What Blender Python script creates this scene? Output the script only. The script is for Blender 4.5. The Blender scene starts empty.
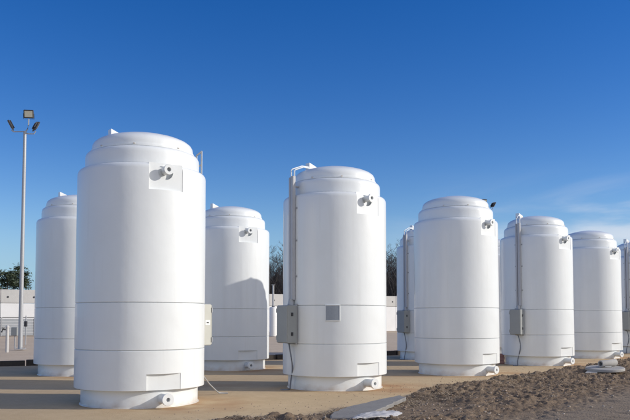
import bpy, math, random
import numpy as np
from mathutils import Vector, Matrix

random.seed(7)
rng = np.random.default_rng(11)
R_ = math.radians
S = bpy.context.scene
COL = S.collection

# ------------------------------------------------------------------ camera
cd = bpy.data.cameras.new('camera')
cam = bpy.data.objects.new('camera', cd)
COL.objects.link(cam)
CAM_H = 1.496
cam.location = (0, 0, CAM_H)
cam.rotation_euler = (math.pi / 2 + 0.0542, 0, 0)
cd.sensor_width = 36.0
cd.lens = 36.0 * 720 / 630
cd.shift_y = 68.53 / 630
cd.clip_end = 6000
cd.clip_start = 0.1
S.camera = cam

# ------------------------------------------------------------------ sky, sun, exposure
SUN_A = 4.5          # shadows fall to the left and this many degrees away from the camera
SUN_EL = 22.0
W = bpy.data.worlds.new('World')
S.world = W
W.use_nodes = True
wn, wl = W.node_tree.nodes, W.node_tree.links
wn.clear()
wout = wn.new('ShaderNodeOutputWorld')
wbg = wn.new('ShaderNodeBackground')
sky = wn.new('ShaderNodeTexSky')
sky.sky_type = 'NISHITA'
sky.sun_disc = False
sky.sun_elevation = R_(SUN_EL)
sky.sun_rotation = R_(90 + SUN_A)
sky.altitude = 600
sky.air_density = 1.0
sky.dust_density = 0.1
sky.ozone_density = 2.0
wbg.inputs['Strength'].default_value = 0.125
# thin high cirrus low in the sky
tc = wn.new('ShaderNodeTexCoord')
sep = wn.new('ShaderNodeSeparateXYZ')
wl.new(tc.outputs['Generated'], sep.inputs[0])
mp = wn.new('ShaderNodeMapping')
mp.inputs['Scale'].default_value = (1.6, 1.6, 9.0)
mp.inputs['Rotation'].default_value = (0.0, 0.16, 0.0)
mp.inputs['Location'].default_value = (0.35, 0.2, 0.1)
wl.new(tc.outputs['Generated'], mp.inputs['Vector'])
cn = wn.new('ShaderNodeTexNoise')
cn.inputs['Scale'].default_value = 2.0
cn.inputs['Detail'].default_value = 6.0
cn.inputs['Roughness'].default_value = 0.52
cn.inputs['Distortion'].default_value = 0.6
wl.new(mp.outputs[0], cn.inputs['Vector'])
cr = wn.new('ShaderNodeMapRange')
cr.interpolation_type = 'SMOOTHSTEP'
cr.inputs['From Min'].default_value = 0.36
cr.inputs['From Max'].default_value = 0.60
wl.new(cn.outputs['Fac'], cr.inputs['Value'])
# only in a low belt of the sky
b1 = wn.new('ShaderNodeMapRange'); b1.interpolation_type = 'SMOOTHSTEP'
b1.inputs['From Min'].default_value = 0.21; b1.inputs['From Max'].default_value = 0.07
wl.new(sep.outputs['Z'], b1.inputs['Value'])
# more of it towards the east side of the belt
b2 = wn.new('ShaderNodeMapRange'); b2.interpolation_type = 'SMOOTHSTEP'
b2.inputs['From Min'].default_value = 0.02; b2.inputs['From Max'].default_value = 0.42
wl.new(sep.outputs['X'], b2.inputs['Value'])
m1 = wn.new('ShaderNodeMath'); m1.operation = 'MULTIPLY'
m2 = wn.new('ShaderNodeMath'); m2.operation = 'MULTIPLY'
m3 = wn.new('ShaderNodeMath'); m3.operation = 'MULTIPLY'; m3.inputs[1].default_value = 0.85
wl.new(cr.outputs[0], m1.inputs[0]); wl.new(b1.outputs[0], m1.inputs[1])
wl.new(m1.outputs[0], m2.inputs[0]); wl.new(b2.outputs[0], m2.inputs[1])
wl.new(m2.outputs[0], m3.inputs[0])
hs = wn.new('ShaderNodeHueSaturation')
hs.inputs['Saturation'].default_value = 1.44
hs.inputs['Hue'].default_value = 0.519
wl.new(sky.outputs[0], hs.inputs['Color'])
mx = wn.new('ShaderNodeMix'); mx.data_type = 'RGBA'
wl.new(m3.outputs[0], mx.inputs['Factor'])
# pale blue air along the whole horizon
hz = wn.new('ShaderNodeMapRange'); hz.interpolation_type = 'SMOOTHSTEP'
hz.inputs['From Min'].default_value = 0.17; hz.inputs['From Max'].default_value = -0.01
hz.inputs['To Max'].default_value = 0.85
wl.new(sep.outputs['Z'], hz.inputs['Value'])
hm = wn.new('ShaderNodeMix'); hm.data_type = 'RGBA'
hm.inputs[7].default_value = (1.45, 2.85, 5.0, 1)
wl.new(hz.outputs[0], hm.inputs['Factor']); wl.new(hs.outputs[0], hm.inputs[6])
wl.new(hm.outputs[2], mx.inputs[6])
mx.inputs[7].default_value = (5.6, 5.9, 6.5, 1)
# milky veil added outside the view, sunward and behind, for brighter neutral fill light
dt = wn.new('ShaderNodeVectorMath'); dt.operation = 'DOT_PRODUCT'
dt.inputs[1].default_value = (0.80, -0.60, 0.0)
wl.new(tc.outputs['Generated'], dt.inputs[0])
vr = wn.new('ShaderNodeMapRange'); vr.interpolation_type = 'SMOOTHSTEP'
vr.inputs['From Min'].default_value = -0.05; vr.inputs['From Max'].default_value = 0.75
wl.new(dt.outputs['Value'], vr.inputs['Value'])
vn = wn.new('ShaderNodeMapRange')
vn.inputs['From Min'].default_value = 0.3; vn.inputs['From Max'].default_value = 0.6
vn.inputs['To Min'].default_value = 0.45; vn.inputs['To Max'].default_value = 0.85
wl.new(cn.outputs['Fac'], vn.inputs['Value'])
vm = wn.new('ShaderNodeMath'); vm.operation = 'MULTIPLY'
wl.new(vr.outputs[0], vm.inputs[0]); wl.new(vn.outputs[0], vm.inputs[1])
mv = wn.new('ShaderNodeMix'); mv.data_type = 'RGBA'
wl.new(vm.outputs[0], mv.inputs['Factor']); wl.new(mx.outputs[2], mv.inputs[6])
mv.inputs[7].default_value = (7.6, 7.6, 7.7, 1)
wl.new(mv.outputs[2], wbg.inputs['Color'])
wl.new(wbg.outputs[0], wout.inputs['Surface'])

sd = bpy.data.lights.new('sun', 'SUN')
sd.energy = 3.3
sd.angle = R_(0.53)
sd.color = (1.0, 0.94, 0.85)
sun = bpy.data.objects.new('sun', sd)
COL.objects.link(sun)
to_sun = Vector((math.cos(R_(SUN_A)) * math.cos(R_(SUN_EL)), -math.sin(R_(SUN_A)) * math.cos(R_(SUN_EL)), math.sin(R_(SUN_EL))))
sun.rotation_euler = to_sun.to_track_quat('Z', 'Y').to_euler()
sun.location = to_sun * 60

S.view_settings.view_transform = 'Standard'
S.view_settings.look = 'None'
S.view_settings.exposure = 0.09
S.view_settings.gamma = 1.0

# ------------------------------------------------------------------ helpers
class MB:
    def __init__(s): s.v = []; s.f = []
    def add(s, vs, fs):
        o = len(s.v); s.v += [tuple(v) for v in vs]; s.f += [tuple(i + o for i in f) for f in fs]; return s
    def box(s, c, d, rot=None):
        x, y, z = d[0] / 2, d[1] / 2, d[2] / 2
        vs = [Vector(p) for p in ((-x,-y,-z),(x,-y,-z),(x,y,-z),(-x,y,-z),(-x,-y,z),(x,-y,z),(x,y,z),(-x,y,z))]
        if rot is not None: vs = [rot @ v for v in vs]
        c = Vector(c)
        return s.add([v + c for v in vs], [(0,3,2,1),(4,5,6,7),(0,1,5,4),(1,2,6,5),(2,3,7,6),(3,0,4,7)])
    def cbox(s, c, d, b, rot=None):
        """box with chamfered vertical and top edges"""
        x, y, z = d[0] / 2, d[1] / 2, d[2] / 2
        def ring(ix, zz):
            X, Y = x - ix, y - ix; q = b
            return [(-X+q,-Y,zz),(X-q,-Y,zz),(X,-Y+q,zz),(X,Y-q,zz),(X-q,Y,zz),(-X+q,Y,zz),(-X,Y-q,zz),(-X,-Y+q,zz)]
        rings = [ring(b,-z), ring(0,-z+b), ring(0,z-b), ring(b,z)]
        vs = [Vector(p) for r in rings for p in r]
        if rot is not None: vs = [rot @ v for v in vs]
        c = Vector(c); vs = [v + c for v in vs]
        fs = [tuple(range(7,-1,-1)), tuple(range(24,32))]
        for k in range(3):
            for i in range(8):
                j = (i + 1) % 8
                fs.append((k*8+i, k*8+j, k*8+8+j, k*8+8+i))
        return s.add(vs, fs)
    def lathe(s, prof, n=64, center=(0, 0, 0), axis=None, closed=False):
        """prof: list of (radius, height); axis: optional rotation"""
        c = Vector(center); vs = []; fs = []; rows = []
        for r, z in prof:
            if r < 1e-6:
                rows.append([len(vs)]); vs.append(Vector((0, 0, z)))
            else:
                st = len(vs); rows.append(list(range(st, st + n)))
                for i in range(n):
                    a = 2 * math.pi * i / n
                    vs.append(Vector((r * math.cos(a), r * math.sin(a), z)))
        pairs = list(zip(rows[:-1], rows[1:]))
        if closed: pairs.append((rows[-1], rows[0]))
        for A, B in pairs:
            for i in range(n):
                j = (i + 1) % n
                if len(A) == 1 and len(B) == 1: continue
                if len(A) == 1: fs.append((A[0], B[j], B[i]))
                elif len(B) == 1: fs.append((A[i], A[j], B[0]))
                else: fs.append((A[i], A[j], B[j], B[i]))
        if axis is not None: vs = [axis @ v for v in vs]
        return s.add([v + c for v in vs], fs)
    def tube(s, pts, r, n=8, r2=None):
        pts = [Vector(p) for p in pts]; m = len(pts); vs = []; fs = []
        up = Vector((0, 0, 1))
        for k, p in enumerate(pts):
            d = (pts[min(k+1, m-1)] - pts[max(k-1, 0)]).normalized()
            a = d.cross(up if abs(d.z) < .95 else Vector((1, 0, 0))).normalized(); b = a.cross(d)
            rr = r if r2 is None else r + (r2 - r) * k / (m - 1)
            for i in range(n):
                t = 2 * math.pi * i / n
                vs.append(p + a * (rr * math.cos(t)) + b * (rr * math.sin(t)))
        for k in range(m - 1):
            for i in range(n):
                j = (i + 1) % n
                fs.append((k*n+i, k*n+j, k*n+n+j, k*n+n+i))
        fs.append(tuple(range(n-1, -1, -1))); fs.append(tuple(range((m-1)*n, m*n)))
        return s.add(vs, fs)
    def mesh(s, name, mat, smooth=None):
        me = bpy.data.meshes.new(name)
        me.from_pydata(s.v, [], s.f)
        me.materials.append(mat)
        if smooth is not None:
            me.polygons.foreach_set('use_smooth', [True] * len(me.polygons))
            me.set_sharp_from_angle(angle=R_(smooth))
        me.update()
        return me
    def build(s, name, mat, parent=None, smooth=None, loc=None, rz=0):
        o = bpy.data.objects.new(name, s.mesh(name, mat, smooth))
        COL.objects.link(o)
        if parent is not None: o.parent = parent
        if loc is not None: o.location = loc
        o.rotation_euler.z = rz
        return o

def empty(name, loc=(0, 0, 0), rz=0):
    o = bpy.data.objects.new(name, None)
    o.empty_display_size = 0.2
    COL.objects.link(o); o.location = loc; o.rotation_euler = (0, 0, rz)
    return o

def tag(o, label=None, cat=None, group=None, kind=None):
    if label: o['label'] = label
    if cat: o['category'] = cat
    if group: o['group'] = group
    if kind: o['kind'] = kind
    return o

def copy_tree(o, parent=None):
    c = o.copy(); COL.objects.link(c)
    if parent is not None: c.parent = parent
    for ch in list(o.children): copy_tree(ch, c)
    return c

# ------------------------------------------------------------------ materials
def mat(name, color, rough=0.6, noise=None, spots=None, bump=None, metal=0.0, coat=0.0, spec=0.5):
    """noise: (scale, amount, second colour); bump: (scale, strength, distance)"""
    m = bpy.data.materials.new(name); m.use_nodes = True
    n, l = m.node_tree.nodes, m.node_tree.links
    p = n['Principled BSDF']
    p.inputs['Roughness'].default_value = rough
    p.inputs['Metallic'].default_value = metal
    p.inputs['Coat Weight'].default_value = coat
    p.inputs['Specular IOR Level'].default_value = spec
    p.inputs['Base Color'].default_value = (*color, 1)
    t = n.new('ShaderNodeTexCoord')
    src = None
    if noise:
        for k, (sc, amt, c2) in enumerate(noise):
            nt = n.new('ShaderNodeTexNoise'); nt.inputs['Scale'].default_value = sc
            nt.inputs['Detail'].default_value = 8; nt.inputs['Roughness'].default_value = .6
            l.new(t.outputs['Object'], nt.inputs['Vector'])
            mr = n.new('ShaderNodeMapRange'); mr.inputs['From Min'].default_value = .38; mr.inputs['From Max'].default_value = .68
            mr.inputs['To Max'].default_value = amt
            l.new(nt.outputs['Fac'], mr.inputs['Value'])
            mix = n.new('ShaderNodeMix'); mix.data_type = 'RGBA'
            if src is None: mix.inputs[6].default_value = (*color, 1)
            else: l.new(src, mix.inputs[6])
            mix.inputs[7].default_value = (*c2, 1)
            l.new(mr.outputs[0], mix.inputs['Factor'])
            src = mix.outputs[2]
        l.new(src, p.inputs['Base Color'])
    if bump:
        nt = n.new('ShaderNodeTexNoise'); nt.inputs['Scale'].default_value = bump[0]; nt.inputs['Detail'].default_value = 10
        nt.inputs['Roughness'].default_value = .65
        l.new(t.outputs['Object'], nt.inputs['Vector'])
        b = n.new('ShaderNodeBump'); b.inputs['Strength'].default_value = bump[1]; b.inputs['Distance'].default_value = bump[2]
        l.new(nt.outputs['Fac'], b.inputs['Height'])
        l.new(b.outputs[0], p.inputs['Normal'])
    return m

def white_paint():
    m = mat('white_gelcoat', (.80, .81, .82), .38, coat=.3)
    n, l = m.node_tree.nodes, m.node_tree.links
    p = n['Principled BSDF']; t = n['Texture Coordinate']
    oi = n.new('ShaderNodeObjectInfo')
    # streaks that run down the wall + faint cloudiness
    mp = n.new('ShaderNodeMapping'); mp.inputs['Scale'].default_value = (9, 9, .45)
    ad = n.new('ShaderNodeVectorMath'); ad.operation = 'ADD'
    sc = n.new('ShaderNodeVectorMath'); sc.operation = 'SCALE'; sc.inputs['Scale'].default_value = 0.02
    l.new(oi.outputs['Location'], sc.inputs[0])
    l.new(t.outputs['Object'], mp.inputs['Vector'])
    l.new(mp.outputs[0], ad.inputs[0]); l.new(oi.outputs['Location'], ad.inputs[1])
    a = n.new('ShaderNodeTexNoise'); a.inputs['Scale'].default_value = 1.0; a.inputs['Detail'].default_value = 6
    l.new(ad.outputs[0], a.inputs['Vector'])
    ra = n.new('ShaderNodeMapRange'); ra.inputs['From Min'].default_value = .52; ra.inputs['From Max'].default_value = .8; ra.inputs['To Max'].default_value = .40
    l.new(a.outputs['Fac'], ra.inputs['Value'])
    b = n.new('ShaderNodeTexNoise'); b.inputs['Scale'].default_value = 1.7; b.inputs['Detail'].default_value = 5
    l.new(t.outputs['Object'], b.inputs['Vector'])
    rb = n.new('ShaderNodeMapRange'); rb.inputs['From Min'].default_value = .4; rb.inputs['From Max'].default_value = .75; rb.inputs['To Max'].default_value = .25
    l.new(b.outputs['Fac'], rb.inputs['Value'])
    mx = n.new('ShaderNodeMath'); mx.operation = 'MAXIMUM'
    l.new(ra.outputs[0], mx.inputs[0]); l.new(rb.outputs[0], mx.inputs[1])
    mix = n.new('ShaderNodeMix'); mix.data_type = 'RGBA'
    mix.inputs[6].default_value = (.775, .80, .80, 1); mix.inputs[7].default_value = (.665, .675, .655, 1)
    l.new(mx.outputs[0], mix.inputs['Factor'])
    # dust splashed on the lowest hand's breadth of the tank
    sp = n.new('ShaderNodeSeparateXYZ'); l.new(t.outputs['Object'], sp.inputs[0])
    d = n.new('ShaderNodeTexNoise'); d.inputs['Scale'].default_value = 5; d.inputs['Detail'].default_value = 8
    l.new(t.outputs['Object'], d.inputs['Vector'])
    dm = n.new('ShaderNodeMath'); dm.operation = 'MULTIPLY_ADD'; dm.inputs[1].default_value = .28; dm.inputs[2].default_value = -.06
    l.new(d.outputs['Fac'], dm.inputs[0])
    ds = n.new('ShaderNodeMath'); ds.operation = 'SUBTRACT'; l.new(dm.outputs[0], ds.inputs[0]); l.new(sp.outputs['Z'], ds.inputs[1])
    dr = n.new('ShaderNodeMapRange'); dr.inputs['From Min'].default_value = -.06; dr.inputs['From Max'].default_value = .1; dr.inputs['To Max'].default_value = .7
    l.new(ds.outputs[0], dr.inputs['Value'])
    mix2 = n.new('ShaderNodeMix'); mix2.data_type = 'RGBA'; mix2.inputs[7].default_value = (.52, .42, .31, 1)
    l.new(dr.outputs[0], mix2.inputs['Factor']); l.new(mix.outputs[2], mix2.inputs[6])
    l.new(mix2.outputs[2], p.inputs['Base Color'])
    # hand laid laminate: very soft waviness
    w = n.new('ShaderNodeTexNoise'); w.inputs['Scale'].default_value = 3.2; w.inputs['Detail'].default_value = 3
    l.new(t.outputs['Object'], w.inputs['Vector'])
    bp = n.new('ShaderNodeBump'); bp.inputs['Strength'].default_value = .25; bp.inputs['Distance'].default_value = .02
    l.new(w.outputs['Fac'], bp.inputs['Height']); l.new(bp.outputs[0], p.inputs['Normal'])
    return m

M = {}
M['white'] = white_paint()
M['bore'] = mat('pipe_bore', (.30, .31, .33), .7)
M['box'] = mat('grey_enclosure_paint', (.31, .325, .32), .5, noise=[(4, .35, (.26, .275, .27))])
M['boxlight'] = mat('beige_enclosure_paint', (.52, .52, .47), .45, noise=[(4, .35, (.42, .42, .36))])
M['steel'] = mat('galvanised_steel', (.42, .43, .44), .5, noise=[(14, .5, (.33, .34, .35))], metal=.25)
M['trunk'] = mat('grey_trunking', (.46, .47, .49), .5, noise=[(3, .4, (.38, .39, .41))])
M['cable'] = mat('grey_cable', (.16, .18, .22), .6)
M['plate'] = mat('grey_nameplate', (.30, .33, .37), .4, noise=[(30, .4, (.24, .27, .31))])
M['dark'] = mat('dark_metal', (.035, .036, .042), .45)
M['label'] = mat('white_sticker', (.78, .78, .76), .5)
M['ink'] = mat('black_ink', (.03, .03, .03), .6)
M['lens'] = mat('floodlight_lens', (.55, .53, .42), .25)
M['conc'] = mat('weathered_concrete', (.40, .39, .37), .85, noise=[(1.5, .6, (.30, .29, .27)), (9, .4, (.46, .44, .41))], bump=(25, .5, .02))
M['concpale'] = mat('pale_concrete', (.40, .385, .36), .85, noise=[(2.5, .6, (.31, .295, .275)), (14, .4, (.45, .43, .40))], bump=(40, .5, .015))
M['wallconc'] = mat('wall_concrete', (.56, .55, .53), .85, noise=[(.5, .6, (.44, .43, .41)), (3, .4, (.62, .60, .57))], bump=(8, .4, .03))
M['wallwhite'] = mat('wall_white_paint', (.80, .80, .80), .7, noise=[(.6, .4, (.66, .65, .63))], bump=(8, .3, .02))
M['fence'] = mat('grey_fence_paint', (.36, .38, .40), .7, noise=[(2, .5, (.28, .30, .32))])
M['timber'] = mat('dark_timber', (.045, .036, .030), .85, noise=[(6, .6, (.075, .06, .048))], bump=(30, .6, .02))
M['bark'] = mat('bark', (.075, .062, .052), .9, noise=[(4, .5, (.12, .10, .085))])
M['twig'] = mat('bare_twigs', (.095, .085, .082), .9)
M['brick'] = mat('reddish_block', (.36, .20, .18), .85, noise=[(9, .5, (.28, .16, .15))], bump=(40, .5, .01))
M['rubber'] = mat('tyre_rubber', (.03, .03, .03), .8)
M['sheet'] = mat('white_plastic_sheet', (.50, .49, .49), .5, noise=[(5, .7, (.34, .33, .32))])
M['slab'] = mat('grey_slab', (.22, .212, .20), .8, noise=[(2.2, .8, (.18, .17, .165)), (11, .5, (.29, .278, .262))], bump=(30, .5, .015))

def leaf_mat(name, c1, c2):
    m = bpy.data.materials.new(name); m.use_nodes = True
    n, l = m.node_tree.nodes, m.node_tree.links
    p = n['Principled BSDF']; p.inputs['Roughness'].default_value = .6
    g = n.new('ShaderNodeNewGeometry')
    mix = n.new('ShaderNodeMix'); mix.data_type = 'RGBA'
    mix.inputs[6].default_value = (*c1, 1); mix.inputs[7].default_value = (*c2, 1)
    l.new(g.outputs['Random Per Island'], mix.inputs['Factor'])
    l.new(mix.outputs[2], p.inputs['Base Color'])
    return m
M['leaf'] = leaf_mat('evergreen_leaves', (.025, .045, .022), (.075, .095, .05))
M['straw'] = leaf_mat('dry_straw', (.55, .44, .29), (.30, .22, .14))
M['clod'] = leaf_mat('dirt_clod', (.20, .145, .105), (.36, .27, .195))
M['stone'] = leaf_mat('loose_stones', (.34, .28, .22), (.46, .40, .33))

def ground_mat(name, base, layers, bump, stain=None, rough=.95):
    m = mat(name, base, rough, noise=layers, bump=bump, spec=.25)
    if stain:
        n, l = m.node_tree.nodes, m.node_tree.links
        p = n['Principled BSDF']
        src = p.inputs['Base Color'].links[0].from_socket
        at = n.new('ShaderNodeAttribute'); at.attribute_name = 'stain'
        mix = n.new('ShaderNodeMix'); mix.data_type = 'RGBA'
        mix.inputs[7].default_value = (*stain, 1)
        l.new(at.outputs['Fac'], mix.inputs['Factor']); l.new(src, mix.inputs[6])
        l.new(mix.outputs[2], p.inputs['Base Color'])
    return m
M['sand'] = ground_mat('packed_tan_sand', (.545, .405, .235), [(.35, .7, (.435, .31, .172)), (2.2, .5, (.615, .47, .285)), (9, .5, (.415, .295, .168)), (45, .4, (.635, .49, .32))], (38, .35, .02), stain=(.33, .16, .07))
M['yard'] = ground_mat('yard_dirt', (.60, .48, .345), [(.08, .6, (.50, .39, .275)), (.6, .5, (.66, .54, .41)), (5, .4, (.44, .34, .24))], (6, .6, .06))
M['berm'] = ground_mat('turned_soil', (.24, .172, .112), [(.7, .85, (.135, .095, .066)), (7, .55, (.40, .30, .205)), (30, .6, (.11, .08, .056))], (24, .9, .035), stain=(.27, .215, .16))

# ------------------------------------------------------------------ smooth value noise on arrays
def vnoise(x, y, seed=0):
    xi = np.floor(x).astype(np.int64); yi = np.floor(y).astype(np.int64)
    xf = x - xi; yf = y - yi
    u = xf * xf * (3 - 2 * xf); v = yf * yf * (3 - 2 * yf)
    def h(a, b):
        n = (a * 374761393 + b * 668265263 + seed * 974711) & 0x7fffffff
        n = ((n ^ (n >> 13)) * 1274126177) & 0x7fffffff
        return ((n ^ (n >> 16)) & 0xffff) / 65535.0
    return (h(xi, yi) * (1-u) + h(xi+1, yi) * u) * (1-v) + (h(xi, yi+1) * (1-u) + h(xi+1, yi+1) * u) * v
def fbm(x, y, o=4, seed=0):
    r = 0; a = .5
    for k in range(o):
        r = r + a * vnoise(x * 2**k + 17.3*k, y * 2**k + 5.1*k, seed + k); a *= .5
    return r

def grid_object(name, X, Y, Z, material, attr=None, keep=None):
    ny, nx = X.shape
    co = np.stack([X, Y, Z], -1).reshape(-1, 3)
    idx = np.arange(nx * ny).reshape(ny, nx)
    q = np.stack([idx[:-1, :-1], idx[:-1, 1:], idx[1:, 1:], idx[1:, :-1]], -1).reshape(-1, 4)
    if keep is not None:
        k = (keep[:-1, :-1] & keep[1:, 1:] & keep[:-1, 1:] & keep[1:, :-1]).reshape(-1); q = q[k]
    me = bpy.data.meshes.new(name)
    me.vertices.add(len(co)); me.vertices.foreach_set('co', co.astype(np.float32).ravel())
    me.loops.add(len(q) * 4); me.loops.foreach_set('vertex_index', q.ravel().astype(np.int32))
    me.polygons.add(len(q)); me.polygons.foreach_set('loop_start', np.arange(0, len(q) * 4, 4, dtype=np.int32))
    me.update(calc_edges=True)
    me.polygons.foreach_set('use_smooth', [True] * len(q))
    if attr is not None:
        a = me.attributes.new('stain', 'FLOAT', 'POINT'); a.data.foreach_set('value', attr.astype(np.float32).ravel())
    me.materials.append(material); me.update()
    o = bpy.data.objects.new(name, me); COL.objects.link(o)
    return o

# ------------------------------------------------------------------ places
AZ = -54.0
TANKS = {   # x, y, azimuth of the nozzles
    'T1': (-3.112, 12.901, -56.0), 'T3': (.428, 15.721, -52.0), 'T5': (3.825, 19.517, -50.0), 'T6': (7.179, 23.321, -53.5),
    'T7': (10.398, 27.278, -55.0), 'T8': (13.98, 31.0, -54.0),
    'T2': (-6.328, 19.357, -55.0), 'T4': (-2.487, 21.33, -57.0), 'T9': (4.128, 26.375, -54.0), 'T10': (7.47, 30.2, -54.0)}

# front edge of the sand apron (towards the turned soil)
EDGE = np.array([(-4.2, 8.0), (-2.5, 9.9), (-1.02, 11.7), (.25, 13.4), (1.76, 15.66), (3.17, 17.5), (5.55, 20.7), (7.64, 23.5), (10.8, 27.5), (16, 33.6), (24, 43)], float) * np.array([1, .9])
def edge_v(X, Y):
    """signed distance from the apron edge, positive on the soil side; also arc length"""
    best = np.full(X.shape, 1e9); sg = np.zeros(X.shape); ul = np.zeros(X.shape); acc = 0
    for (ax, ay), (bx, by) in zip(EDGE[:-1], EDGE[1:]):
        dx, dy = bx - ax, by - ay; L = math.hypot(dx, dy)
        t = np.clip(((X - ax) * dx + (Y - ay) * dy) / L**2, 0, 1)
        d = np.hypot(X - ax - t * dx, Y - ay - t * dy)
        s = ((X - ax) * dy - (Y - ay) * dx) / L
        m = d < best
        best = np.where(m, d, best); sg = np.where(m, np.sign(s), sg); ul = np.where(m, acc + t * L, ul); acc += L
    return best * sg, ul

KERB = [(-16, 19.8), (-9, 22.5), (-1.4, 25.8), (3.2, 29.0), (12, 37.0), (20, 44.5)]
def kerb_y(X):
    return np.interp(X, [k[0] for k in KERB], [k[1] for k in KERB])

# ------------------------------------------------------------------ ground
def big_ground():
    r = np.concatenate([[0], np.geomspace(6, 3000, 46)])
    a = np.linspace(0, 2 * math.pi, 129)
    Rr, A = np.meshgrid(r, a)
    X = Rr * np.cos(A); Y = Rr * np.sin(A) + 20
    Z = -.05 + 0 * X + np.where(Rr > 25, .10 * (fbm(X * .12, Y * .12, 3, 5) - .45), 0) * np.clip((Rr - 25) / 20, 0, 1)
    return grid_object('ground', X, Y, Z, M['yard'])
tag(big_ground(), kind='structure')

def sand_apron():
    xs = np.concatenate([np.linspace(-40, -10.2, 60), np.arange(-10, 24, .1)])
    ys = np.arange(3, 47, .1)
    X, Y = np.meshgrid(xs, ys)
    v, _ = edge_v(X, Y)
    Z = .02 * (fbm(X * .5, Y * .5, 3, 2) - .45)
    near = np.full(X.shape, 9.0)
    st = np.zeros(X.shape)
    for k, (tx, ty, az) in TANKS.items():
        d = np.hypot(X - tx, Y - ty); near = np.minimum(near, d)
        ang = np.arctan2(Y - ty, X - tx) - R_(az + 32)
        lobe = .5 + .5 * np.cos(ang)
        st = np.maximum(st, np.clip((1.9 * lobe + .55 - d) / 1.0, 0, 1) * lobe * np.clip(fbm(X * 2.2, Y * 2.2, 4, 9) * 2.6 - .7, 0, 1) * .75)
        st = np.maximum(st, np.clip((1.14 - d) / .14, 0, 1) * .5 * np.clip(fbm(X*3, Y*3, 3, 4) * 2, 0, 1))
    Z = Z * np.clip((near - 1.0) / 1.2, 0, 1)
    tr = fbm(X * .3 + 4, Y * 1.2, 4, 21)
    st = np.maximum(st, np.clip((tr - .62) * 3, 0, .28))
    keep = (v < .5) & (Y < kerb_y(X) - .02)
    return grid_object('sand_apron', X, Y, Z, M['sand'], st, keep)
tag(sand_apron(), kind='structure')

def soil_height(X, Y):
    v, u = edge_v(X, Y)
    w = v + .35 * (fbm(u * .9, v * .2, 3, 31) - .45)             # ragged edge
    rise = np.clip((w + .05) / .45, 0, 1); rise = rise * rise * (3 - 2 * rise)
    ridge = .03 + .085 * np.exp(-((w - .55) / .5)**2) + .045 * np.exp(-((w - 1.6) / .6)**2)
    fall = 1 - np.clip((w - 2.2) / .9, 0, 1)
    flat = np.clip(1.15 - np.hypot((X - .85) * .9 - (Y - 11.9) * .42, (Y - 11.9) * .75 + (X - .85) * .3) / 1.5, 0, 1)
    lump = fbm(X * 1.6, Y * 1.6, 3, 41)
    fine = fbm(X * 5.5, Y * 5.5, 4, 51); cl = fbm(X * 14, Y * 14, 2, 61)
    Z = rise * (ridge * (.35 + 1.3 * lump) * (.25 + .75 * fall) + (.45 + .55 * fall) * ((.25 + 1.5 * fbm(X * .7 + 3, Y * .7, 3, 77)) * (.15 * (fine - .45) + .14 * (cl - .4)) + .07 * (fbm(X * 27, Y * 27, 2, 67) - .35)) + .02) * (1 - .85 * np.minimum(1, flat * 3)) - .06 * (1 - rise)
    return Z, w
def soil():
    # rows follow the apron edge so that the mesh is fine where it is seen
    vs = np.concatenate([np.arange(-.45, 3.4, .026), np.geomspace(3.5, 30, 40)])
    L = np.concatenate([[0], np.cumsum(np.hypot(*np.diff(EDGE, axis=0).T))])
    us = np.arange(0, L[-1], .036)
    # smooth centre line
    cx = np.interp(us, L, EDGE[:, 0]); cy = np.interp(us, L, EDGE[:, 1])
    k = np.ones(61) / 61
    pad = lambda a: np.convolve(np.concatenate([np.full(30, a[0]) + (np.arange(-30, 0)) * (a[1]-a[0]), a, a[-1] + np.arange(1, 31) * (a[-1]-a[-2])]), k, 'valid')
    cx, cy = pad(cx), pad(cy)
    tx = np.gradient(cx); ty = np.gradient(cy); n = np.hypot(tx, ty); nx, ny = ty / n, -tx / n
    U, V = np.meshgrid(us, vs)
    X = cx[None, :] + nx[None, :] * V; Y = cy[None, :] + ny[None, :] * V
    Z, w = soil_height(X, Y)
    gr = np.clip((w + .8 * (fbm(X * .8, Y * .8, 3, 71) - .45) - 2.75) / .8, 0, 1)
    return grid_object('turned_soil', X, Y, Z, M['berm'], gr)
tag(soil(), kind='structure')

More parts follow.
